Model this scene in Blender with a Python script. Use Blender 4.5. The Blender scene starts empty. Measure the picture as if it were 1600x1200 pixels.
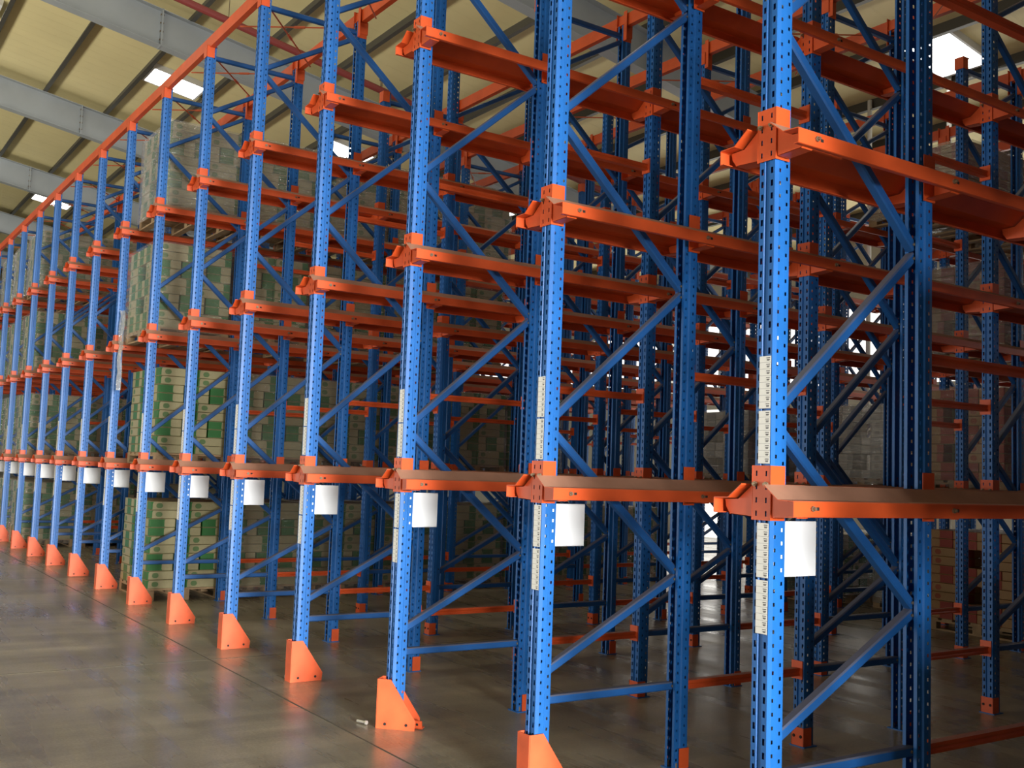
import bpy, bmesh, math, random
from mathutils import Matrix, Vector
S = bpy.context.scene
COL = S.collection
random.seed(7)
# ------------------------------------------------------------------ camera
CX, CY, CZ = 2.7681, -3.0203, 1.5377
YAW, PITCH, ROLL, FPX = 0.9764, 0.0821, 0.0356, 1641.76
def make_camera():
    fw = Vector((-math.sin(YAW)*math.cos(PITCH), math.cos(YAW)*math.cos(PITCH), math.sin(PITCH)))
    r = fw.cross(Vector((0, 0, 1))).normalized(); u = r.cross(fw)
    r2 = math.cos(ROLL)*r + math.sin(ROLL)*u; u2 = -math.sin(ROLL)*r + math.cos(ROLL)*u
    cam = bpy.data.cameras.new('camera'); o = bpy.data.objects.new('camera', cam); COL.objects.link(o)
    m = Matrix(((r2.x, u2.x, -fw.x, CX), (r2.y, u2.y, -fw.y, CY), (r2.z, u2.z, -fw.z, CZ), (0, 0, 0, 1)))
    o.matrix_world = m
    cam.sensor_width = 36; cam.sensor_fit = 'HORIZONTAL'; cam.lens = FPX/1600*36
    cam.clip_start = 0.05; cam.clip_end = 300
    S.camera = o
make_camera()
# ------------------------------------------------------------------ world, lights, exposure
W = bpy.data.worlds.new('world'); S.world = W; W.use_nodes = True
W.node_tree.nodes['Background'].inputs[0].default_value = (0.86, 0.93, 1.0, 1)
W.node_tree.nodes['Background'].inputs[1].default_value = 0.02
S.view_settings.view_transform = 'Standard'; S.view_settings.look = 'None'
S.view_settings.gamma = 1.0; S.view_settings.exposure = 0.0
S.view_settings.use_curve_mapping = False
def area(name, loc, rot, sx, sy, power, col):
    l = bpy.data.lights.new(name, 'AREA'); l.shape = 'RECTANGLE'; l.size = sx; l.size_y = sy
    l.energy = power; l.color = col
    o = bpy.data.objects.new(name, l); COL.objects.link(o); o.location = loc; o.rotation_euler = rot
    return o
R = math.radians
# daylight through the loading door at the right-hand end of the main aisle
d_ = area('door_daylight', (24, -3.6, 2.8), (R(82), 0, R(87)), 5.5, 4.8, 1200, (1.0, 0.99, 0.95))
d_.data.spread = R(42)
# added fill lamp behind the camera, aimed upward to brighten the roof
area('roof_fill', (-12, -12.0, 1.2), (R(152), 0, 0), 34, 2.5, 2900, (1.0, 0.96, 0.84))
# daylight through the openings of the far wall
area('far_daylight', (-13, 16.3, 3.4), (R(-92), 0, 0), 18, 4.6, 420, (1.0, 0.97, 0.9))

# ------------------------------------------------------------------ materials
def mat(name, col, rough=0.5, metal=0.0, spec=0.5, noise=0.0, nscale=8, bump=0.0, bscale=40, coat=0.0, emis=None, estr=0):
    m = bpy.data.materials.new(name); m.use_nodes = True
    nt = m.node_tree; b = nt.nodes['Principled BSDF']
    b.inputs['Roughness'].default_value = rough; b.inputs['Metallic'].default_value = metal
    b.inputs['Specular IOR Level'].default_value = spec
    b.inputs['Coat Weight'].default_value = coat
    b.inputs['Base Color'].default_value = (*col, 1)
    tc = nt.nodes.new('ShaderNodeTexCoord')
    if noise > 0:
        n = nt.nodes.new('ShaderNodeTexNoise'); n.inputs['Scale'].default_value = nscale; n.inputs['Detail'].default_value = 5
        nt.links.new(tc.outputs['Object'], n.inputs['Vector'])
        mp = nt.nodes.new('ShaderNodeMapRange'); mp.inputs[1].default_value = 0.3; mp.inputs[2].default_value = 0.7
        mp.inputs[3].default_value = 1-noise; mp.inputs[4].default_value = 1+noise*0.6
        nt.links.new(n.outputs[0], mp.inputs[0])
        mx = nt.nodes.new('ShaderNodeVectorMath'); mx.operation = 'SCALE'; mx.inputs[0].default_value = col
        nt.links.new(mp.outputs[0], mx.inputs['Scale']); nt.links.new(mx.outputs[0], b.inputs['Base Color'])
    if bump > 0:
        n2 = nt.nodes.new('ShaderNodeTexNoise'); n2.inputs['Scale'].default_value = bscale
        nt.links.new(tc.outputs['Object'], n2.inputs['Vector'])
        bp = nt.nodes.new('ShaderNodeBump'); bp.inputs['Strength'].default_value = bump; bp.inputs['Distance'].default_value = 0.01
        nt.links.new(n2.outputs[0], bp.inputs['Height']); nt.links.new(bp.outputs[0], b.inputs['Normal'])
    if emis:
        b.inputs['Emission Color'].default_value = (*emis, 1); b.inputs['Emission Strength'].default_value = estr
    return m
BLUE = mat('blue_paint', (0.007, 0.115, 0.40), 0.44, spec=0.5, noise=0.18, nscale=3)
BRACE = mat('brace_paint', (0.007, 0.08, 0.28), 0.45, spec=0.5, noise=0.2, nscale=4)
ORANGE = mat('orange_paint', (0.63, 0.085, 0.017), 0.42, noise=0.13, nscale=5, spec=0.5)
GUARD = mat('orange_guard_paint', (0.78, 0.12, 0.037), 0.5, noise=0.25, nscale=6)
RUST = mat('dusty_rail_top', (0.33, 0.165, 0.105), 0.75, noise=0.2, nscale=5)
STEEL = mat('zinc_bolt', (0.28, 0.22, 0.15), 0.45, metal=0.7)
ZINC = mat('bright_zinc', (0.62, 0.6, 0.55), 0.35, metal=0.6)
DARK = mat('dark_hole', (0.01, 0.01, 0.01), 0.8)
WHITE = mat('white_sheet', (0.83, 0.85, 0.88), 0.45, noise=0.03, nscale=3)
PAPER = mat('label_paper', (0.78, 0.78, 0.76), 0.6)
INK = mat('label_ink', (0.05, 0.05, 0.06), 0.7)
GREYINK = mat('label_grey', (0.30, 0.30, 0.32), 0.7)
GREY = mat('rafter_paint', (0.36, 0.39, 0.41), 0.5, noise=0.08, nscale=2)
PURL = mat('purlin_steel', (0.10, 0.095, 0.08), 0.5, metal=0.3)
PIPE = mat('red_pipe', (0.26, 0.05, 0.045), 0.45)
ROD = mat('orange_rod', (0.50, 0.10, 0.04), 0.45)
WOOD = mat('pallet_wood', (0.36, 0.24, 0.13), 0.8, noise=0.25, nscale=14)
WALLM = mat('wall_cladding', (0.72, 0.72, 0.66), 0.7, noise=0.05, nscale=1)
LAMP = mat('skylight_glow', (0.9, 0.9, 0.9), 0.5, emis=(1, 0.98, 0.9), estr=8)
DOORGLOW = mat('daylight_opening', (0.9, 0.9, 0.9), 0.5, emis=(1, 0.98, 0.93), estr=1.5)

def dust(m, col, lo, hi, amt):
    """settled dust on faces that look up"""
    nt = m.node_tree; N = nt.nodes; L = nt.links; b = N['Principled BSDF']
    ge = N.new('ShaderNodeNewGeometry'); sp = N.new('ShaderNodeSeparateXYZ'); L.new(ge.outputs['True Normal'], sp.inputs[0])
    mr = N.new('ShaderNodeMapRange'); mr.inputs[1].default_value = lo; mr.inputs[2].default_value = hi; mr.inputs[3].default_value = 0; mr.inputs[4].default_value = amt
    L.new(sp.outputs[2], mr.inputs[0]); mx = N.new('ShaderNodeMix'); mx.data_type = 'RGBA'
    src = b.inputs['Base Color'].links[0].from_socket; L.new(mr.outputs[0], mx.inputs[0]); L.new(src, mx.inputs[6]); mx.inputs[7].default_value = (*col, 1)
    L.new(mx.outputs[2], b.inputs['Base Color'])
dust(BRACE, (0.13, 0.12, 0.12), 0.2, 0.7, 0.7)
dust(ORANGE, (0.33, 0.165, 0.105), 0.5, 0.9, 0.8)
def roof_mat():
    m = mat('roof_insulation', (0.85, 0.74, 0.40), 0.6, noise=0.06, nscale=0.8)
    nt = m.node_tree; b = nt.nodes['Principled BSDF']
    tc = nt.nodes.new('ShaderNodeTexCoord'); sp = nt.nodes.new('ShaderNodeSeparateXYZ'); nt.links.new(tc.outputs['Object'], sp.inputs[0])
    mu = nt.nodes.new('ShaderNodeMath'); mu.operation = 'PINGPONG'; mu.inputs[1].default_value = 0.17
    nt.links.new(sp.outputs[0], mu.inputs[0])
    lt = nt.nodes.new('ShaderNodeMath'); lt.operation = 'LESS_THAN'; lt.inputs[1].default_value = 0.014
    nt.links.new(mu.outputs[0], lt.inputs[0])
    bp = nt.nodes.new('ShaderNodeBump'); bp.inputs['Strength'].default_value = 0.9; bp.inputs['Distance'].default_value = 0.02
    nt.links.new(lt.outputs[0], bp.inputs['Height']); nt.links.new(bp.outputs[0], b.inputs['Normal'])
    return m
ROOFM = roof_mat()

def floor_mat():
    m = bpy.data.materials.new('polished_concrete'); m.use_nodes = True
    nt = m.node_tree; N = nt.nodes; L = nt.links; b = N['Principled BSDF']
    tc = N.new('ShaderNodeTexCoord')
    def noise(scale, sx=1, sy=1, det=6, rough=0.6):
        mp = N.new('ShaderNodeMapping'); mp.inputs['Scale'].default_value = (sx, sy, 1)
        L.new(tc.outputs['Object'], mp.inputs[0])
        n = N.new('ShaderNodeTexNoise'); n.inputs['Scale'].default_value = scale; n.inputs['Detail'].default_value = det
        n.inputs['Roughness'].default_value = rough
        L.new(mp.outputs[0], n.inputs['Vector']); return n
    a = noise(0.9); st = noise(1.6, 2.6, 0.35, 4); sm = noise(1.3, 0.3, 2.4, 4); fine = noise(60, det=2)
    ramp = N.new('ShaderNodeValToRGB'); ramp.color_ramp.elements[0].position = 0.36; ramp.color_ramp.elements[0].color = (0.27, 0.24, 0.165, 1)
    ramp.color_ramp.elements[1].position = 0.66; ramp.color_ramp.elements[1].color = (0.43, 0.385, 0.275, 1)
    L.new(a.outputs[0], ramp.inputs[0])
    def mul(c, f, lo, hi, p0=0.4, p1=0.62):
        mr = N.new('ShaderNodeMapRange'); mr.inputs[1].default_value = p0; mr.inputs[2].default_value = p1
        mr.inputs[3].default_value = lo; mr.inputs[4].default_value = hi; L.new(f, mr.inputs[0])
        v = N.new('ShaderNodeVectorMath'); v.operation = 'SCALE'; L.new(c, v.inputs[0]); L.new(mr.outputs[0], v.inputs['Scale']); return v.outputs[0]
    c = mul(ramp.outputs[0], st.outputs[0], 0.80, 1.04)
    c = mul(c, sm.outputs[0], 0.84, 1.05)
    c = mul(c, fine.outputs[0], 0.9, 1.08)
    L.new(c, b.inputs['Base Color'])
    rr = N.new('ShaderNodeMapRange'); rr.inputs[1].default_value = 0.35; rr.inputs[2].default_value = 0.65; rr.inputs[3].default_value = 0.2; rr.inputs[4].default_value = 0.42
    L.new(sm.outputs[0], rr.inputs[0]); L.new(rr.outputs[0], b.inputs['Roughness'])
    b.inputs['Specular IOR Level'].default_value = 0.5
    bp = N.new('ShaderNodeBump'); bp.inputs['Strength'].default_value = 0.08; bp.inputs['Distance'].default_value = 0.005
    L.new(fine.outputs[0], bp.inputs['Height']); L.new(bp.outputs[0], b.inputs['Normal'])
    return m
FLOORM = floor_mat()
JOINT = mat('joint_filler', (0.10, 0.09, 0.065), 0.8)

def carton_mat(name, tan, ink):
    """cardboard carton printed with a rounded pale panel and an oval on the long sides, colour bands at the ends"""
    m = bpy.data.materials.new(name); m.use_nodes = True
    nt = m.node_tree; N = nt.nodes; L = nt.links; b = N['Principled BSDF']; b.inputs['Roughness'].default_value = 0.55
    tc = N.new('ShaderNodeTexCoord'); sp = N.new('ShaderNodeSeparateXYZ'); L.new(tc.outputs['Generated'], sp.inputs[0])
    def M(op, a, b_=None, c=None):
        n = N.new('ShaderNodeMath'); n.operation = op
        for i, v in enumerate((a, b_, c)):
            if v is None: continue
            if isinstance(v, (int, float)): n.inputs[i].default_value = v
            else: L.new(v, n.inputs[i])
        return n.outputs[0]
    u, w, v = sp.outputs[0], sp.outputs[1], sp.outputs[2]
    def rounded(x, z, x0, x1, z0, z1, asp, r):
        cx = (x0+x1)/2; hx = (x1-x0)/2*asp; cz = (z0+z1)/2; hz = (z1-z0)/2
        dx = M('MAXIMUM', M('SUBTRACT', M('MULTIPLY', M('ABSOLUTE', M('SUBTRACT', x, cx)), asp), hx-r), 0.0)
        dz = M('MAXIMUM', M('SUBTRACT', M('ABSOLUTE', M('SUBTRACT', z, cz)), hz-r), 0.0)
        d = M('SQRT', M('ADD', M('MULTIPLY', dx, dx), M('MULTIPLY', dz, dz)))
        return M('LESS_THAN', d, r)
    panel = rounded(u, v, 0.04, 0.82, -0.3, 1.1, 4.4, 0.45)
    oval = rounded(u, v, 0.13, 0.30, 0.2, 0.8, 4.4, 0.3)
    long_tan = M('MULTIPLY', panel, M('SUBTRACT', 1.0, M('MULTIPLY', oval, 0.75)))
    end_tan = rounded(w, v, 0.56, 1.3, 0.06, 0.97, 2.9, 0.2)
    ge = N.new('ShaderNodeNewGeometry'); tn = N.new('ShaderNodeVectorTransform'); tn.vector_type = 'NORMAL'; tn.convert_from = 'WORLD'; tn.convert_to = 'OBJECT'
    L.new(ge.outputs['Normal'], tn.inputs[0]); s2 = N.new('ShaderNodeSeparateXYZ'); L.new(tn.outputs[0], s2.inputs[0])
    isend = M('GREATER_THAN', M('ABSOLUTE', s2.outputs[0]), 0.6)
    istop = M('GREATER_THAN', M('ABSOLUTE', s2.outputs[2]), 0.6)
    f = M('ADD', M('MULTIPLY', isend, end_tan), M('MULTIPLY', M('SUBTRACT', 1.0, isend), long_tan))
    f = M('MAXIMUM', f, istop)
    n = N.new('ShaderNodeTexNoise'); n.inputs['Scale'].default_value = 30; L.new(tc.outputs['Object'], n.inputs['Vector'])
    f2 = M('MULTIPLY', f, M('MULTIPLY_ADD', n.outputs[0], 0.3, 0.8))
    mx = N.new('ShaderNodeMix'); mx.data_type = 'RGBA'; mx.inputs[6].default_value = (*ink, 1); mx.inputs[7].default_value = (*tan, 1)
    L.new(f2, mx.inputs[0]); L.new(mx.outputs[2], b.inputs['Base Color'])
    return m
CART_G = carton_mat('green_print_carton', (0.36, 0.31, 0.165), (0.018, 0.135, 0.022))
CART_R = carton_mat('red_print_carton', (0.34, 0.20, 0.08), (0.26, 0.03, 0.015))
CART_S = carton_mat('grey_carton', (0.42, 0.41, 0.38), (0.25, 0.26, 0.26))
def film_mat(name, fac, milky):
    m = bpy.data.materials.new(name); m.use_nodes = True
    nt = m.node_tree; N = nt.nodes; L = nt.links; N.remove(N['Principled BSDF']); out = N['Material Output']
    tr = N.new('ShaderNodeBsdfTransparent'); gl = N.new('ShaderNodeBsdfGlossy'); gl.inputs['Roughness'].default_value = 0.12
    gl.inputs['Color'].default_value = (0.9, 0.9, 0.9, 1)
    df = N.new('ShaderNodeBsdfDiffuse'); df.inputs['Color'].default_value = (0.62, 0.62, 0.58, 1)
    tc = N.new('ShaderNodeTexCoord'); mp = N.new('ShaderNodeMapping'); mp.inputs['Scale'].default_value = (1.6, 1.6, 11); L.new(tc.outputs['Object'], mp.inputs[0])
    n = N.new('ShaderNodeTexNoise'); n.inputs['Scale'].default_value = 2.2; n.inputs['Detail'].default_value = 4; n.inputs['Distortion'].default_value = 0.8; L.new(mp.outputs[0], n.inputs['Vector'])
    bp = N.new('ShaderNodeBump'); bp.inputs['Strength'].default_value = 1.0; bp.inputs['Distance'].default_value = 0.10
    L.new(n.outputs[0], bp.inputs['Height']); L.new(bp.outputs[0], gl.inputs['Normal'])
    m1 = N.new('ShaderNodeMixShader'); m1.inputs[0].default_value = milky; L.new(gl.outputs[0], m1.inputs[1]); L.new(df.outputs[0], m1.inputs[2])
    m2 = N.new('ShaderNodeMixShader'); m2.inputs[0].default_value = fac; L.new(tr.outputs[0], m2.inputs[1]); L.new(m1.outputs[0], m2.inputs[2])
    L.new(m2.outputs[0], out.inputs[0]); return m
FILM = film_mat('stretch_film', 0.22, 0.45)
FILM2 = film_mat('thick_stretch_film', 0.42, 0.45)

# ------------------------------------------------------------------ mesh helpers
class MB:
    def __init__(s): s.v = []; s.f = []; s.m = []; s.mats = []
    def slot(s, m):
        if m not in s.mats: s.mats.append(m)
        return s.mats.index(m)
    def quad(s, a, b, c, d, m):
        i = len(s.v); s.v += [tuple(a), tuple(b), tuple(c), tuple(d)]; s.f.append((i, i+1, i+2, i+3)); s.m.append(s.slot(m))
    def box(s, x0, x1, y0, y1, z0, z1, m):
        i = len(s.v); s.v += [(x, y, z) for z in (z0, z1) for y in (y0, y1) for x in (x0, x1)]
        for f in ((0, 2, 3, 1), (4, 5, 7, 6), (0, 1, 5, 4), (2, 6, 7, 3), (0, 4, 6, 2), (1, 3, 7, 5)):
            s.f.append(tuple(i+k for k in f)); s.m.append(s.slot(m))
    def prism(s, pts, axis, a0, a1, m, caps=True):
        """pts: 2D outline (ccw) in the plane of the two other axes; extruded along axis from a0 to a1"""
        n = len(pts); i = len(s.v)
        for a in (a0, a1):
            for p in pts:
                q = list(p); q.insert(axis, a); s.v.append(tuple(q))
        k = s.slot(m)
        for j in range(n):
            s.f.append((i+j, i+(j+1) % n, i+n+(j+1) % n, i+n+j)); s.m.append(k)
        if caps:
            s.f.append(tuple(i+j for j in range(n))[::-1]); s.m.append(k); s.f.append(tuple(i+n+j for j in range(n))); s.m.append(k)
    def tube(s, a, b, r, m, n=8, cap=True):
        a = Vector(a); b = Vector(b); d = (b-a).normalized(); u = d.orthogonal().normalized(); w = d.cross(u); i = len(s.v)
        for p in (a, b):
            for j in range(n):
                t = 2*math.pi*j/n; s.v.append(tuple(p+u*math.cos(t)*r+w*math.sin(t)*r))
        k = s.slot(m)
        for j in range(n): s.f.append((i+j, i+(j+1) % n, i+n+(j+1) % n, i+n+j)); s.m.append(k)
        if cap: s.f.append(tuple(range(i, i+n))[::-1]); s.m.append(k); s.f.append(tuple(range(i+n, i+2*n))); s.m.append(k)
    def perf(s, u0, u1, pos, H0, H1, cols, m, pitch=0.05):
        """perforated strip: u from u0 to u1 mapped by pos(u, z); cols = (centre, half width, half height, phase)"""
        cols = sorted(cols); cur = u0
        def Q(a, b, z0, z1): s.quad(pos(a, z0), pos(b, z0), pos(b, z1), pos(a, z1), m)
        for c, hw, hh, ph in cols:
            if c-hw > cur+1e-5: Q(cur, c-hw, H0, H1)
            z = H0; zz = H0+ph+pitch*0.5
            while zz+hh < H1:
                Q(c-hw, c+hw, z, zz-hh); z = zz+hh; zz += pitch
            Q(c-hw, c+hw, z, H1); cur = c+hw
        if cur < u1-1e-5: Q(cur, u1, H0, H1)
    def mesh(s, name):
        me = bpy.data.meshes.new(name); me.from_pydata(s.v, [], s.f)
        for m in s.mats: me.materials.append(m)
        me.polygons.foreach_set('material_index', s.m); me.update(); return me
def link(name, me, parent=None, loc=None, rotz=0):
    o = bpy.data.objects.new(name, me); COL.objects.link(o)
    if parent: o.parent = parent
    if loc: o.location = loc
    if rotz: o.rotation_euler = (0, 0, rotz)
    return o
def tag(o, label=None, cat=None, group=None, kind=None):
    if label: o['label'] = label
    if cat: o['category'] = cat
    if group: o['group'] = group
    if kind: o['kind'] = kind
    return o
KIDS = {}
def part(name, me, parent, loc=(0, 0, 0), rotz=0, label=None):
    o = link(name, me, parent, loc, rotz); KIDS.setdefault(parent.name, []).append(o)
    if label: o['label'] = label
    return o
def copy_tree(o, parent=None):
    c = o.copy(); COL.objects.link(c)
    if parent: c.parent = parent; KIDS.setdefault(parent.name, []).append(c)
    for k in KIDS.get(o.name, []): copy_tree(k, c)
    return c

# ------------------------------------------------------------------ dimensions
P = 1.45                                   # spacing of the rows of frames
ROWS = list(range(-5, 16))                 # row i stands at x = -i*P
KF = 6                                     # frames one behind the other in a row
PER = 1.92                                 # their spacing in depth
FD = 1.0                                   # frame depth
ZL = [1.385, 2.764, 4.138]                 # underside of the rail brackets
HT = 5.56
ORD = ['first', 'second', 'third', 'fourth', 'fifth', 'sixth', 'seventh', 'eighth', 'ninth', 'tenth', 'eleventh', 'twelfth', 'thirteenth', 'fourteenth', 'fifteenth', 'sixteenth', 'seventeenth', 'eighteenth']
def rowname(i):
    if i < 0: return 'the %s row off the right edge' % ('nearest' if i == -1 else ORD[-i-1])
    return 'the %s row from the right' % ORD[i]
LEV = ['lowest', 'middle', 'upper']

SL = -0.17                                 # roof slope
def rz(y, h=9.0): return h + SL*y
# ------------------------------------------------------------------ setting
def struct(name, me): return tag(link(name, me), kind='structure')
b = MB(); b.box(-62, 14, -14, 24, -0.2, 0, FLOORM); struct('floor', b.mesh('floor'))
b = MB(); b.box(-62, 14, -0.268, -0.256, -0.001, 0.0012, JOINT)
b.box(-62, 14, -5.3, -5.29, -0.001, 0.0012, JOINT)
for x in (-5.35, -11.35, -17.35, -23.35, 0.65): b.box(x-.005, x+.005, -14, 16.6, -0.001, 0.0012, JOINT)
struct('trim_1', b.mesh('floor_joints'))
b = MB()
b.quad((-62, -14, rz(-14, 9.84)), (14, -14, rz(-14, 9.84)), (14, 17, rz(17, 9.84)), (-62, 17, rz(17, 9.84)), ROOFM)
b.quad((-62, -14, rz(-14, 9.92)), (-62, 17, rz(17, 9.92)), (14, 17, rz(17, 9.92)), (14, -14, rz(-14, 9.92)), ROOFM)
struct('ceiling', b.mesh('ceiling'))
b = MB()
def wall_hole(b, x0, x1, z0, z1, y0, y1, holes, m):
    xs = sorted({x0, x1, *[h[0] for h in holes], *[h[1] for h in holes]}); zs = sorted({z0, z1, *[h[2] for h in holes], *[h[3] for h in holes]})
    for i in range(len(xs)-1):
        for j in range(len(zs)-1):
            cx = (xs[i]+xs[i+1])/2; cz = (zs[j]+zs[j+1])/2
            if any(h[0] < cx < h[1] and h[2] < cz < h[3] for h in holes): continue
            b.box(xs[i], xs[i+1], y0, y1, zs[j], zs[j+1], m)
holes = [(-17.4, -16.5, 0, 3.3)] + [(x, x+5.1, 3.7, 5.5) for x in (-29.5, -24, -18.5, -13, -7.5, -2)]
wall_hole(b, -62, 14, 0, 7.6, 16.6, 16.8, holes, WALLM); struct('wall_back', b.mesh('wall_back'))
b = MB(); b.box(-17.4, -16.5, 16.74, 16.78, 0, 3.3, DOORGLOW)
o = struct('door_1', b.mesh('door_opening'))
for k, h in enumerate(holes[1:]):
    b = MB(); b.box(h[0], h[1], 16.74, 16.76, h[2], h[3], DOORGLOW)
    for x in (h[0]+1.7, h[0]+3.4): b.box(x-.02, x+.02, 16.7, 16.74, h[2], h[3], GREY)
    struct('window_%d' % (k+1), b.mesh('window'))
b = MB(); b.box(-62.2, -62, -14, 17, 0, 13, WALLM); struct('wall_left', b.mesh('wall_left'))
for k, x in enumerate((-6.635, -8.091)):
    b = MB(); b.tube((x, 11.3, 0), (x, 11.3, rz(11.3, 9.8)), 0.038, WALLM, 12)
    for z in (2, 4, 6): b.tube((x, 11.3, z), (x, 11.3, z+.08), .046, WALLM, 12)
    struct('trim_%d' % (k+2), b.mesh('downpipe'))
# rafters
def rafter_mesh():
    b = MB(); h = 0.64
    ys = [-14+k*31/10 for k in range(11)]
    for a, c in zip(ys[:-1], ys[1:]):
        for (w, z0, z1) in ((0.005, 0, h), (0.11, -0.012, 0.0), (0.11, h-.012, h)):
            v = [(sx*w, y, rz(y)+zz) for zz in (z0, z1) for y in (a, c) for sx in (-1, 1)]
            i = len(b.v); b.v += v
            for f in ((0, 2, 3, 1), (4, 5, 7, 6), (0, 1, 5, 4), (2, 6, 7, 3), (0, 4, 6, 2), (1, 3, 7, 5)): b.f.append(tuple(i+k for k in f)); b.m.append(b.slot(GREY))
    return b.mesh('rafter')
rm = rafter_mesh()
b = MB(); b.box(-.11, .11, -.012, .012, -.02, .65, GREY)
for sx in (-.07, .07):
    for zz in (.1, .25, .4, .55): b.tube((sx, -.03, zz), (sx, .03, zz), .016, STEEL, 6)
sp = b.mesh('splice_plate')
for k, x in enumerate([-3.0-6.3*j for j in range(-2, 10)]):
    r_ = struct('trim_%d' % (k+10), rm); r_.name = 'trim_%d' % (k+10); r_.location.x = x; r_['label'] = 'grey steel roof rafter'
    for y in (-4.5, 1.7, 7.5, 13):
        part('splice_plate', sp, r_, (0, y, rz(y)))
# purlins
pm = MB(); pm.prism([(0, 0), (.006, 0), (.006, .19), (.08, .19), (.08, .196), (0, .196)], 0, -62, 14, PURL)
pm.prism([(0, 0), (0, .006), (-.08, .006), (-.08, 0)], 0, -62, 14, PURL)
pm = pm.mesh('purlin')
yy = -13.35; k = 0
while yy < 16.5:
    o = struct('trim_%d' % (k+30), pm); o.location = (0, yy, rz(yy)+.645); yy += 1.3; k += 1
# skylight panels
LP = []
for x in (-6.3, -18.8, -31.5, -44):
    for y in [2.88+3.9*q for q in range(-3, 4)]: LP.append((x, y))
b = MB(); b.quad((-.40, -.52, -.52*SL), (-.40, .52, .52*SL), (.40, .52, .52*SL), (.40, -.52, -.52*SL), LAMP)
lens = b.mesh('lamp_diffuser')
b = MB()
for (x0, x1, y0, y1) in ((-.44, .44, -.56, -.52), (-.44, .44, .52, .56), (-.44, -.40, -.52, .52), (.40, .44, -.52, .52)): b.box(x0, x1, y0, y1, -.03-((y0+y1)/2)*0, .12, WHITE)
frm = b.mesh('lamp_frame')
for x, y in LP:
    t = bpy.data.objects.new('roof_light', None); COL.objects.link(t); t.location = (x, y, rz(y, 9.76))
    near = 'nearest the aisle' if y < -6 else ''
    tag(t, 'bright roof light, %s along, in the %s strip of lights from the right' % (ORD[int(round((y-2.88)/3.9))+3], ORD[int(round((-6.3-x)/12.5))]), 'ceiling light', 'roof lights between the purlins')
    part('diffuser', lens, t, (0, 0, .0)); f = part('frame', frm, t)
    f.rotation_euler = (math.atan(SL), 0, 0)

# ------------------------------------------------------------------ upright frame
def upright_mesh():
    b = MB(); H = HT; hx = .038
    wc = (-.024, .0055, .012, 0), (.024, .0055, .012, 0)
    # web with a recessed middle
    b.perf(-hx, -.012, lambda u, z: (u, 0, z), 0, H, [wc[0]], BLUE)
    b.quad((-.012, 0, 0), (-.009, .008, 0), (-.009, .008, H), (-.012, 0, H), BLUE)
    b.quad((-.009, .008, 0), (.009, .008, 0), (.009, .008, H), (-.009, .008, H), BLUE)
    b.quad((.009, .008, 0), (.012, 0, 0), (.012, 0, H), (.009, .008, H), BLUE)
    b.perf(.012, hx, lambda u, z: (u, 0, z), 0, H, [wc[1]], BLUE)
    for s in (-1, 1):
        b.perf(0, .05, lambda u, z: (s*(hx+(.003 if u > 0.004 else 0)), u, z), 0, H, [(.026, .0048, .007, 0)], BLUE)
        b.quad((s*(hx+.003), .05, 0), (s*(hx-.004), .056, 0), (s*(hx-.004), .056, H), (s*(hx+.003), .05, H), BLUE)
        b.perf(.056, .09, lambda u, z: (s*(hx-.004), u, z), 0, H, [(.073, .0048, .007, .025)], BLUE)
        b.quad((s*(hx-.004), .09, 0), (s*(hx-.02), .09, 0), (s*(hx-.02), .09, H), (s*(hx-.004), .09, H), BLUE)
    # thickness: an inner skin on the solid lips
    for s in (-1, 1):
        b.quad((s*(hx-.02), .09, 0), (s*(hx-.02), .087, 0), (s*(hx-.02), .087, H), (s*(hx-.02), .09, H), BLUE)
    return b.mesh('upright')
UP = upright_mesh()
def bracket_mesh(front=True):
    b = MB(); h = .205; w = .044
    b.perf(-w, w, lambda u, z: (u, -.006, z), 0, h, [(-.024, .0035, .010, 0), (.024, .0035, .010, 0)], ORANGE)
    for s in (-1, 1):
        b.box(min(s*w, s*(w+.003)), max(s*w, s*(w+.003)), -.007, .072, 0, h, ORANGE)
        # cantilever arm plate with bottom flange
        pts = [(.05, .012), (.165, .018), (.185, .045), (.19, .072), (.122, .075), (.056, .126), (.05, .126)]
        pts = [(s*x, z) for x, z in pts]
        if s < 0: pts = pts[::-1]
        b.prism(pts, 1, .0, .004, ORANGE)
        q = [(.053, .012), (.165, .018), (.185, .045)]
        for a, c in zip(q[:-1], q[1:]):
            b.quad((s*a[0], 0, a[1]), (s*c[0], 0, c[1]), (s*c[0], .06, c[1]), (s*a[0], .06, a[1]), ORANGE)
            b.quad((s*a[0], 0, a[1]-.003), (s*c[0], 0, c[1]-.003), (s*c[0], .06, c[1]-.003), (s*a[0], .06, a[1]-.003), ORANGE)
    if front:
        for x in (-.027, .027):
            b.tube((x, -.006, .135), (x, -.016, .135), .010, STEEL, 6); b.tube((x, -.016, .135), (x, -.024, .135), .006, STEEL, 6)
    return b.mesh('rail_bracket')
BRK = bracket_mesh()
b = MB(); b.box(-.045, .045, -.007, -.003, 0, .11, ORANGE)
for s in (-1, 1): b.box(min(s*.042, s*.046), max(s*.042, s*.046), -.007, .06, 0, .11, ORANGE)
b.box(-.055, .055, -.012, .10, 0, .006, BLUE)
for x, y in ((-.03, .07), (.03, .07)): b.tube((x, y, .006), (x, y, .035), .008, STEEL, 6)
for x in (-.025, .025): b.tube((x, -.007, .06), (x, -.012, .06), .009, DARK, 6)
FOOT = b.mesh('foot_plate')
b = MB(); b.box(-.047, .047, -.008, .095, 0, .004, ORANGE)
b.box(-.047, .047, -.008, -.004, -.11, .004, ORANGE)
for s in (-1, 1): b.box(min(s*.043, s*.047), max(s*.043, s*.047), -.008, .07, -.11, .004, ORANGE)
CAP = b.mesh('top_cap')
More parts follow.
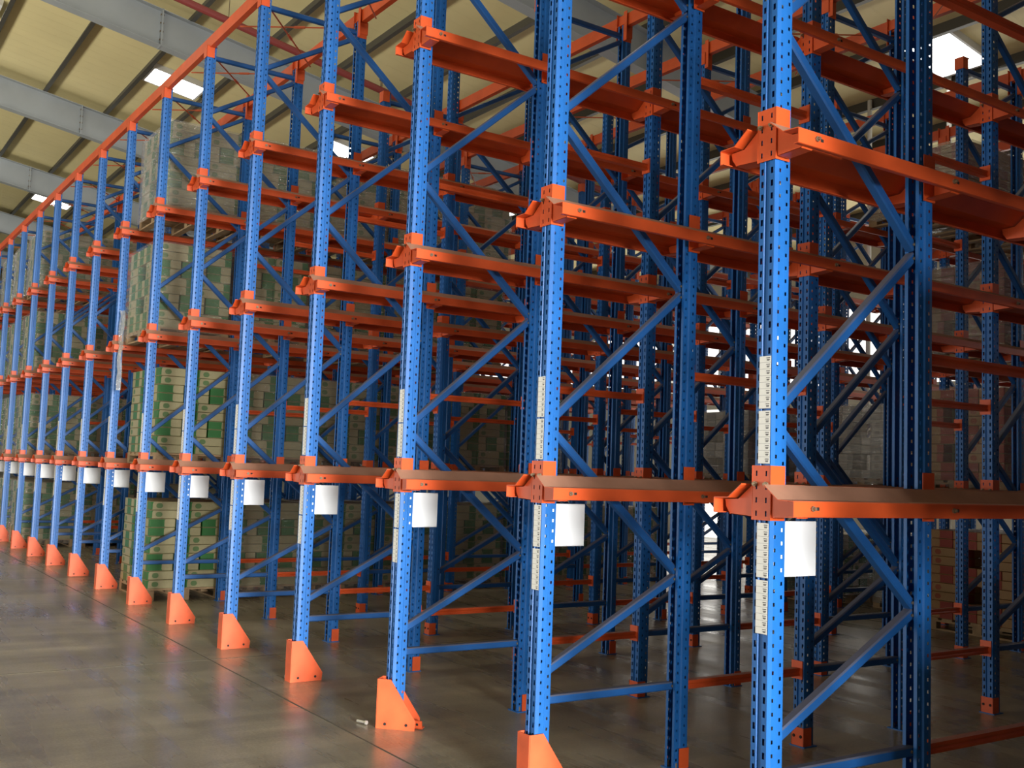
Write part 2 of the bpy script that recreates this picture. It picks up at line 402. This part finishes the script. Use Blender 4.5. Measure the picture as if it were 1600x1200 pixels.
def brace_mesh(a, c, up=True):
    """U-channel in the plane x = 0 from (y,z) a to c, closed side facing +x"""
    b = MB(); a = Vector((0, *a)); c = Vector((0, *c)); d = (c-a); L = d.length; d.normalize(); n = Vector((0, -d.z, d.y))
    w, t, th = .021, .026, .003
    prof = [(-w, -.012), (-w, t-.006), (-w+.006, t), (w-.006, t), (w, t-.006), (w, -.012), (w-th, -.012), (w-th, t-th-.004), (-w+th, t-th-.004), (-w+th, -.012)]
    i = len(b.v); m = len(prof)
    for p in (a, c):
        for (q, x) in prof: b.v.append(tuple(p+n*q+Vector((x-.008, 0, 0))))
    k = b.slot(BRACE)
    for j in range(m): b.f.append((i+j, i+(j+1) % m, i+m+(j+1) % m, i+m+j)); b.m.append(k)
    b.f.append(tuple(range(i, i+m))); b.m.append(k); b.f.append(tuple(range(i+m, i+2*m))[::-1]); b.m.append(k)
    for p, sg in ((a, 1), (c, -1)):
        q = p+d*.02*sg; b.tube(q+Vector((-.03, 0, 0)), q+Vector((.025, 0, 0)), .007, STEEL, 6)
    return b.mesh('brace')
BR = [brace_mesh(a, c) for a, c in (((.075, .56), (.925, 1.0)), ((.925, 1.03), (.075, 1.745)), ((.075, 1.80), (.925, 2.525)),
      ((.925, 2.56), (.075, 3.32)), ((.075, 3.37), (.925, 4.11)), ((.925, 4.15), (.075, 4.87)), ((.075, 4.92), (.925, 5.42)))]
STR = [brace_mesh((.07, .43), (.93, .43)), brace_mesh((.07, 5.47), (.93, 5.47))]
def label_mesh(z0, z1, n):
    b = MB(); x0, x1 = -.020, .037; y = -.0035
    b.box(x0, x1, y-.0005, y, z0, z1, PAPER)
    st = (z1-z0)/n
    for k in range(n):
        z = z0+k*st
        b.box(x0, x1, y-.0009, y-.0004, z, z+.0012, GREYINK)
        for (dx, dz, w) in ((.034, .66, .018), (.036, .40, .015), (.037, .26, .012)):
            b.box(x0+dx, x0+dx+w, y-.0009, y-.0004, z+dz*st, z+dz*st+.0026, INK)
    return b.mesh('label_strip')
LB = [label_mesh(1.805, 2.005, 8), label_mesh(1.597, 1.797, 8), label_mesh(1.172, 1.375, 8), label_mesh(.965, 1.163, 8)]
proto = {}
def build_frame(labels):
    t = bpy.data.objects.new('upright_frame', None); COL.objects.link(t)
    for side in (0, 1):
        u = part('upright', UP, t, (.009, FD*side, 0), math.pi*side)
        for z in ZL: part('rail_bracket', BRK, u, (0, 0, z))
        part('top_cap', CAP, u, (0, 0, HT), label='orange cap on the post head')
        if not (labels and side == 0) : part('foot_plate', FOOT, u)
        if labels and side == 0:
            for l in LB: part('label_strip', l, u, label='white strip of printed location labels')
    for m in BR: part('brace', m, t)
    for m in STR: part('strut', m, t)
    return t
FR = build_frame(False); FRL = build_frame(True)
used = {}
for i in ROWS:
    nf = KF if i >= -1 else 2  # rows past the nearest unseen one are added to shade the inner bays
    for k in range(nf):
        src = FRL if (k == 0) else FR
        if src.name in used: o = copy_tree(src)
        else: o = src; used[src.name] = 1
        o.location = (-i*P, k*PER, 0)
        tag(o, 'blue braced frame, %s one back in %s' % (ORD[k] if k else 'front', rowname(i)) if k else 'blue braced frame at the front of %s' % rowname(i), 'rack frame', 'blue upright frames of the drive-in rack')
# ------------------------------------------------------------------ rails
RL = (KF-1)*PER+FD+.06
def rail_mesh(s):
    b = MB()
    outer = [(.056, .135), (.125, .082), (.197, .080), (.200, .076), (.200, .022), (.196, .020), (.178, .020)]
    th = .0035
    inner = [(.178, .0235), (.1945, .0235), (.1965, .026), (.1965, .0735), (.192, .0765), (.124, .0785), (.056, .1305)]
    pts = [(s*x, z) for x, z in outer+inner]
    n = len(pts); i = len(b.v)
    for y in (-.045, RL):
        for p in pts: b.v.append((p[0], y, p[1]))
    for j in range(n):
        m = RUST if j in (0, 1) else ORANGE
        f = (i+j, i+(j+1) % n, i+n+(j+1) % n, i+n+j)
        b.f.append(f if s > 0 else f[::-1]); b.m.append(b.slot(m))
    # end faces in strips
    no = len(outer)
    for e in (0, n):
        for j in range(no-1):
            b.f.append((i+e+j, i+e+j+1, i+e+n-2-j, i+e+n-1-j)); b.m.append(b.slot(ORANGE))
    return b.mesh('pallet_rail')
RM = {1: rail_mesh(1), -1: rail_mesh(-1)}
b = MB(); b.tube((.200, .055, .052), (.208, .055, .052), .011, STEEL, 6); b.tube((.208, .055, .052), (.218, .055, .052), .006, STEEL, 6)
b.box(.1995, .2006, .078, .094, .046, .058, DARK)
BOLT = b.mesh('bolt')
for i in ROWS:
    for lv, z in enumerate(ZL):
        for s in (1, -1):
            if i == -5 and s > 0: continue
            o = link('pallet_rail', RM[s], None, (-i*P, 0, z))
            tag(o, 'orange %s pallet rail on the %s of %s' % (LEV[lv], 'right' if s > 0 else 'left', rowname(i)), 'rack rail', 'orange pallet rails of the drive-in rack')
            if s > 0 and i >= 0:
                for y in (0, .87, 1.92, 2.79, 3.84): part('bolt', BOLT, o, (0, y, 0))
# ------------------------------------------------------------------ spacers between frames of a row
b = MB(); b.prism([(-.022, 0), (.022, 0), (.022, .012), (.017, .022), (.022, .032), (.022, .045), (-.022, .045)], 1, FD+.008, PER-.008, ORANGE)
for y0, y1 in ((FD, FD+.008), (PER-.008, PER)): b.box(-.04, .04, y0, y1, -.02, .085, ORANGE)
SPC = b.mesh('row_spacer')
for i in ROWS:
    if i < -1: continue
    for k in range(KF-1):
        for q, z in enumerate((.405, 2.065, 3.735)):
            if k > 3 and q == 2 and i > 9: continue
            o = link('row_spacer', SPC, None, (-i*P, k*PER, z))
            tag(o, 'orange spacer bar, %s of three, %s gap back, %s' % (LEV[q], ORD[k], rowname(i)), 'rack spacer', 'orange spacer bars between frames')
# ------------------------------------------------------------------ top beams
b = MB(); L0, L1 = .0, P
b.prism([(-.026, 0), (.026, 0), (.026, .03), (.020, .038), (.020, .072), (.026, .08), (.026, .112), (-.026, .112)], 0, L0, L1, ORANGE)
TB = b.mesh('top_beam')
b = MB(); b.box(.046, .052, -.045, .045, -.14, .13, ORANGE); b.box(.046, .09, -.045, -.040, -.14, .13, ORANGE)
EP = b.mesh('end_plate')
LINES = [('front', .045, .0)] + [(ORD[k], k*PER+FD-.045, .0) for k in range(KF)] + [('r'+ORD[k], k*PER+.045, .0) for k in (2, 4)]
for nm, y, dz in LINES:
    for i in ROWS:
        if i < 0 and nm != 'front' or i == -5: continue
        o = link('top_beam', TB, None, (-i*P-P, y, HT-.01))
        if nm == 'front': lb = 'orange top beam along the front, left of %s' % rowname(i)
        elif nm[0] == 'r' : lb = 'orange top beam over the %s frame\'s front, left of %s' % (nm[1:], rowname(i))
        else: lb = 'orange top beam behind the %s frame, left of %s' % (nm, rowname(i))
        tag(o, lb, 'tie beam', 'orange top tie beams')
        if nm != 'front':
            part('end_plate', EP, o); part('end_plate', EP, o, (P, 0, 0), math.pi)
# thin cross rods in the plane of the rack top
def rod_mesh(a, c):
    b = MB(); b.tube(a, c, .0075, ROD, 6); m = (Vector(a)+Vector(c))/2; d = (Vector(c)-Vector(a)).normalized()
    b.tube(m-d*.05, m+d*.05, .013, ROD, 6); return b.mesh('cross_rod')
ra = rod_mesh((0, .06, 0), (-1.12, .95, 0)); rb = rod_mesh((-.66, .06, .018), (0, .95, .018))
for i in ROWS:
    if i < 1: continue
    for k in (0, 2, 4):
        for nm, m in (('left-leaning', ra), ('right-leaning', rb)):
            o = link('cross_rod', m, None, (-i*P, k*PER, HT-.06))
            tag(o, 'thin %s orange tie rod, %s frame back, left of %s' % (nm, ORD[k], rowname(i)), 'tie rod', 'thin orange tie rods at the rack top')
# ------------------------------------------------------------------ floor guards
def guard_mesh():
    b = MB(); hw = .049; t = .005; F = -.032
    side = [(F, 0), (.20, 0), (.205, .055), (.045, .285), (F, .285)]
    for s in (-1, 1):
        b.prism(side if s > 0 else side[::-1], 0, s*hw-t/2, s*hw+t/2, GUARD)
    b.box(-hw, hw, F-t, F, 0, .285, GUARD)
    for s in (-1, 1):
        for y, z in ((.15, .03), (.02, .028)):
            b.tube((s*(hw), y, z), (s*(hw+.006), y, z), .009, DARK, 6)
    b.box(-hw-.05, -hw, F+.03, .12, 0, .006, GUARD)
    return b.mesh('post_guard')
GM = guard_mesh()
b = MB(); b.tube((0, 0, 0), (0, 0, .045), .008, ZINC, 8); b.tube((0, 0, .004), (0, 0, .02), .015, ZINC, 6)
ANC = b.mesh('anchor_bolt')
for i in ROWS:
    if i < 0: continue
    o = link('post_guard', GM, None, (-i*P+.009, 0, 0))
    part('anchor_bolt', ANC, o, (-.085, -.01, .006)); part('anchor_bolt', ANC, o, (-.082, .06, .006))
    if i == 2:
        o.location = (-i*P+.005, -.02, 0); o.rotation_euler = (0, 0, R(-45))
        tag(o, 'orange post guard knocked askew at the foot of the third front post from the right', 'post guard', 'orange post guards along the rack front')
    else: tag(o, 'orange steel post guard at the foot of the %s front post from the right' % ORD[i], 'post guard', 'orange post guards along the rack front')
b = MB(); b.box(-.03, .03, -.004, .004, 0, .05, GUARD); b.box(-.03, .03, -.004, .03, 0, .005, GUARD); b.tube((0, -.006, .028), (0, .006, .028), .008, DARK, 8)
o = link('broken_bracket', b.mesh('broken_bracket'), None, (-2.74, .12, 0)); o.rotation_euler = (R(12), 0, R(35)); o.location.z = .006
tag(o, 'small broken orange bracket lying by the askew post guard', 'metal scrap')
b = MB(); b.tube((0, 0, .008), (.07, .02, .010), .008, ZINC, 6); b.tube((.07, .02, .01), (.08, .023, .01), .013, ZINC, 6)
o = link('loose_bolt', b.mesh('loose_bolt'), None, (-3.05, -.12, .004)); tag(o, 'loose silver anchor bolt on the floor left of the askew post guard', 'bolt')
# ------------------------------------------------------------------ white row placards
b = MB(); b.box(-.0015, .0015, 0, .235, 0, .208, WHITE)
for z0, z1 in ((0, .004), (.204, .208)): b.box(-.006, .0015, 0, .235, z0, z1, WHITE)
PM = b.mesh('placard')
b = MB(); b.box(-.004, .0, .01, .06, .05, .16, STEEL); PC = b.mesh('clip')
for i in ROWS:
    if i < 0: continue
    o = link('placard', PM, None, (-i*P+.039, .03, 1.175))
    o.rotation_euler = (0, 0, R(random.uniform(-2.5, 2.5) - (0 if i < 6 else 2)))
    tag(o, 'blank white sheet placard on the %s front post from the right, below its lowest rail' % ORD[i], 'placard', 'white placards along the rack front')
# ------------------------------------------------------------------ pallet loads
b = MB()
for k in range(7): b.box(-.57+k*.1655-.0, -.57+k*.1655+.12, -.42, .42, .108, .128, WOOD)
for y in (-.42, -.04, .34): b.box(-.57, .57, y, y+.08, .088, .108, WOOD)
for x in (-.57, -.05, .47):
    for y in (-.42, -.04, .34): b.box(x, x+.1, y, y+.08, .018, .088, WOOD)
for y in (-.42, -.04, .34): b.box(-.57, .57, y, y+.08, 0, .018, WOOD)
PAL = b.mesh('pallet')
def carton_me(m, L=.418, Wd=.269, H=.0905):
    b = MB(); b.box(-L/2, L/2, -Wd/2, Wd/2, 0, H, m); me = b.mesh('carton')
    bm = bmesh.new(); bm.from_mesh(me); bmesh.ops.bevel(bm, geom=bm.edges[:], offset=.004, segments=1, affect='EDGES'); bm.to_mesh(me); bm.free(); return me
CG, CR, CS = carton_me(CART_G), carton_me(CART_R), carton_me(CART_S)
def film_mesh(h, m, seed, loose=False):
    rr = random.Random(seed); b = MB(); X, Y = .555, .445; n = 10; nz = 9
    loop = []
    for k in range(n): loop.append((-X+2*X*k/n, -Y))
    for k in range(n): loop.append((X, -Y+2*Y*k/n))
    for k in range(n): loop.append((X-2*X*k/n, Y))
    for k in range(n): loop.append((-X, Y-2*Y*k/n))
    N_ = len(loop)
    for j in range(nz+1):
        z = .07+(h-.06)*j/nz
        for (x, y) in loop:
            d = rr.uniform(0, .010) + (rr.uniform(0, .03) if j == 0 else 0)
            s = 1+d; b.v.append((x*s, y*s, z + (rr.uniform(-.03, .02) if j == 0 else 0)))
    for j in range(nz):
        for k in range(N_): b.f.append((j*N_+k, j*N_+(k+1) % N_, (j+1)*N_+(k+1) % N_, (j+1)*N_+k)); b.m.append(b.slot(m))
    me = b.mesh('plastic_wrap')
    for p in me.polygons: p.use_smooth = True
    return me
FM = {}
def load(bay, y0, lv, kind='G', layers=10, wrap=1, lbl=''):
    """bay = row index on its right; front edge of the load at y0"""
    x = -bay*P-P/2; z = 0 if lv == 0 else ZL[lv-1]+.0805
    t = bpy.data.objects.new('pallet_load', None); COL.objects.link(t); t.location = (x, y0+.43, z+.0005); t.rotation_euler = (0, 0, R(random.uniform(-.5, .5)))
    link('pallet', PAL, t)
    me = {'G': CG, 'R': CR, 'S': CS}[kind]
    for l in range(layers):
        zz = .129+l*.094; A = (l//2) % 2 == 0 if True else 0
        A = ((layers-1-l)//2) % 2 == 0
        top = l == layers-1
        if A:
            for a in range(4):
                for c in range(2):
                    if not top and a < 3 and c == 1: continue
                    o = link('carton', me, t, (-.41+a*.273+random.uniform(-.003, .003), -.212+c*.424, zz)); o.rotation_euler = (0, 0, R(90))
        else:
            for c in range(3):
                for a in range(2):
                    if not top and a == 0 and c > 0: continue
                    o = link('carton', me, t, (-.33+a*.665+random.uniform(-.003, .003), -.285+c*.285, zz)); o.rotation_euler = (0, 0, 0)
    if wrap:
        key = (layers, wrap)
        if key not in FM: FM[key] = film_mesh(layers*.094+.13, FILM if wrap == 1 else FILM2, layers*7+wrap)
        link('plastic_wrap', FM[key], t)
    kn = {'G': 'green-and-tan', 'R': 'red-and-brown', 'S': 'grey'}[kind]
    lev = ['floor', 'lowest rail', 'middle rail', 'upper rail'][lv]
    tag(t, '%s carton pallet on the %s, %s back, left of %s' % (kn, lev, lbl, rowname(bay).replace('from the right', 'from right').replace('off the right edge', 'off the right')), 'pallet of cartons', 'pallets of %s cartons' % kn)
    return t
def lane(bay, y0, n, lv, kind='G', layers=10, wrap=1, step=.93):
    for k in range(n):
        load(bay, y0+k*step, lv, kind, layers, wrap if not callable(wrap) else wrap(k), ORD[k])
lane(6, .19, 8, 0, wrap=lambda k: 0 if k == 0 else 1)
lane(6, .19, 6, 1, wrap=lambda k: 0 if k == 0 else 1)
lane(6, .08, 5, 2, wrap=1)
lane(6, .15, 5, 3, layers=10, wrap=2)
for bay in (11, 12, 13):
    for lv in range(4): lane(bay, .12, 3 if bay == 11 else 1, lv, wrap=2 if lv == 3 else 1)
BLOCKF = mat('light_blocker_film', (0.02, 0.02, 0.022), 0.3, bump=0.4, bscale=9)
for bay in (-2, -3, -4, -5):  # invented pallets out of view, added to block light from the inner bays
    for lv in range(4):
        for k in range(5):
            t = bpy.data.objects.new('pallet_load', None); COL.objects.link(t); t.location = (-bay*P-P/2, .78+k*.95, (0 if lv == 0 else ZL[lv-1]+.0805)+.0005)
            link('pallet', PAL, t)
            if 'blk' not in FM:
                FM['blk'] = film_mesh(1.04, BLOCKF, 5); bb = MB(); bb.box(-.555, .555, -.445, .445, 1.038, 1.04, BLOCKF); FM['lid'] = bb.mesh('top_sheet')
            link('plastic_wrap', FM['blk'], t); link('top_sheet', FM['lid'], t)
            tag(t, 'added light-blocker on the %s, %s back, left of %s' % (['floor', 'lowest rail', 'middle rail', 'upper rail'][lv], ORD[k], rowname(bay).replace('off the right edge', 'off the right')), 'wrapped pallet', 'added light-blockers off the right edge')
lane(2, 7.2, 3, 0, 'R', 10, 0); lane(2, 6.8, 3, 1, 'R', 10, 1); lane(2, 6.8, 3, 2, 'R', 9, 2); lane(2, 6.15, 3, 3, 'R', 6, 2)
lane(3, 7.2, 2, 1, 'S', 9, 2); lane(3, 8.2, 2, 0, 'S', 8, 2)
lane(4, 6.3, 2, 1, 'S', 8, 2); lane(4, 7.8, 2, 0, 'G', 8, 1)
# torn tail of film hanging from the load on the middle rails
b = MB(); n = 10
for k in range(n+1):
    t = k/n; x = -.55+.16*t+.03*math.sin(t*7); w = .10*(1-.55*t)+.015*math.sin(t*11)
    z = 3.25-.95*t
    for s in range(4): b.v.append((x+(s/3-.5)*w, -.02-.03*math.sin(s*2.1+t*6)-.03*t, z))
for k in range(n):
    for s in range(3): b.f.append((k*4+s, k*4+s+1, k*4+s+5, k*4+s+4)); b.m.append(b.slot(FILM2))
o = link('film_tail', b.mesh('film_tail'), None, (-6*P-P/2, .05, 0))
tag(o, 'torn film strip hanging below the wrapped pallet left of the seventh front post', 'plastic film')
# ------------------------------------------------------------------ sprinkler pipe
b = MB(); y0, y1 = -10, 16
def pz(y): return 8.0-.177*(y-1.122)
b.tube((-11.9, y0, pz(y0)), (-11.9, y1, pz(y1)), .055, PIPE, 12); me = b.mesh('sprinkler_pipe')
o = link('sprinkler_pipe', me); tag(o, 'long dull red sprinkler pipe under the roof rafters', 'pipe')
b = MB(); b.tube((0, 0, 0), (0, 0, .12), .018, STEEL, 8); b.tube((0, 0, .12), (0, 0, .135), .04, STEEL, 8); SH = b.mesh('sprinkler_head')
b = MB(); b.tube((0, 0, 0), (0, 0, 1.6), .006, STEEL, 6); HG = b.mesh('pipe_hanger')
for k in range(8):
    y = -8.2+k*3.1; part('sprinkler_head', SH, o, (-11.9, y, pz(y)+.04))
    part('pipe_hanger', HG, o, (-11.9, y+.6, pz(y+.6)+.04))
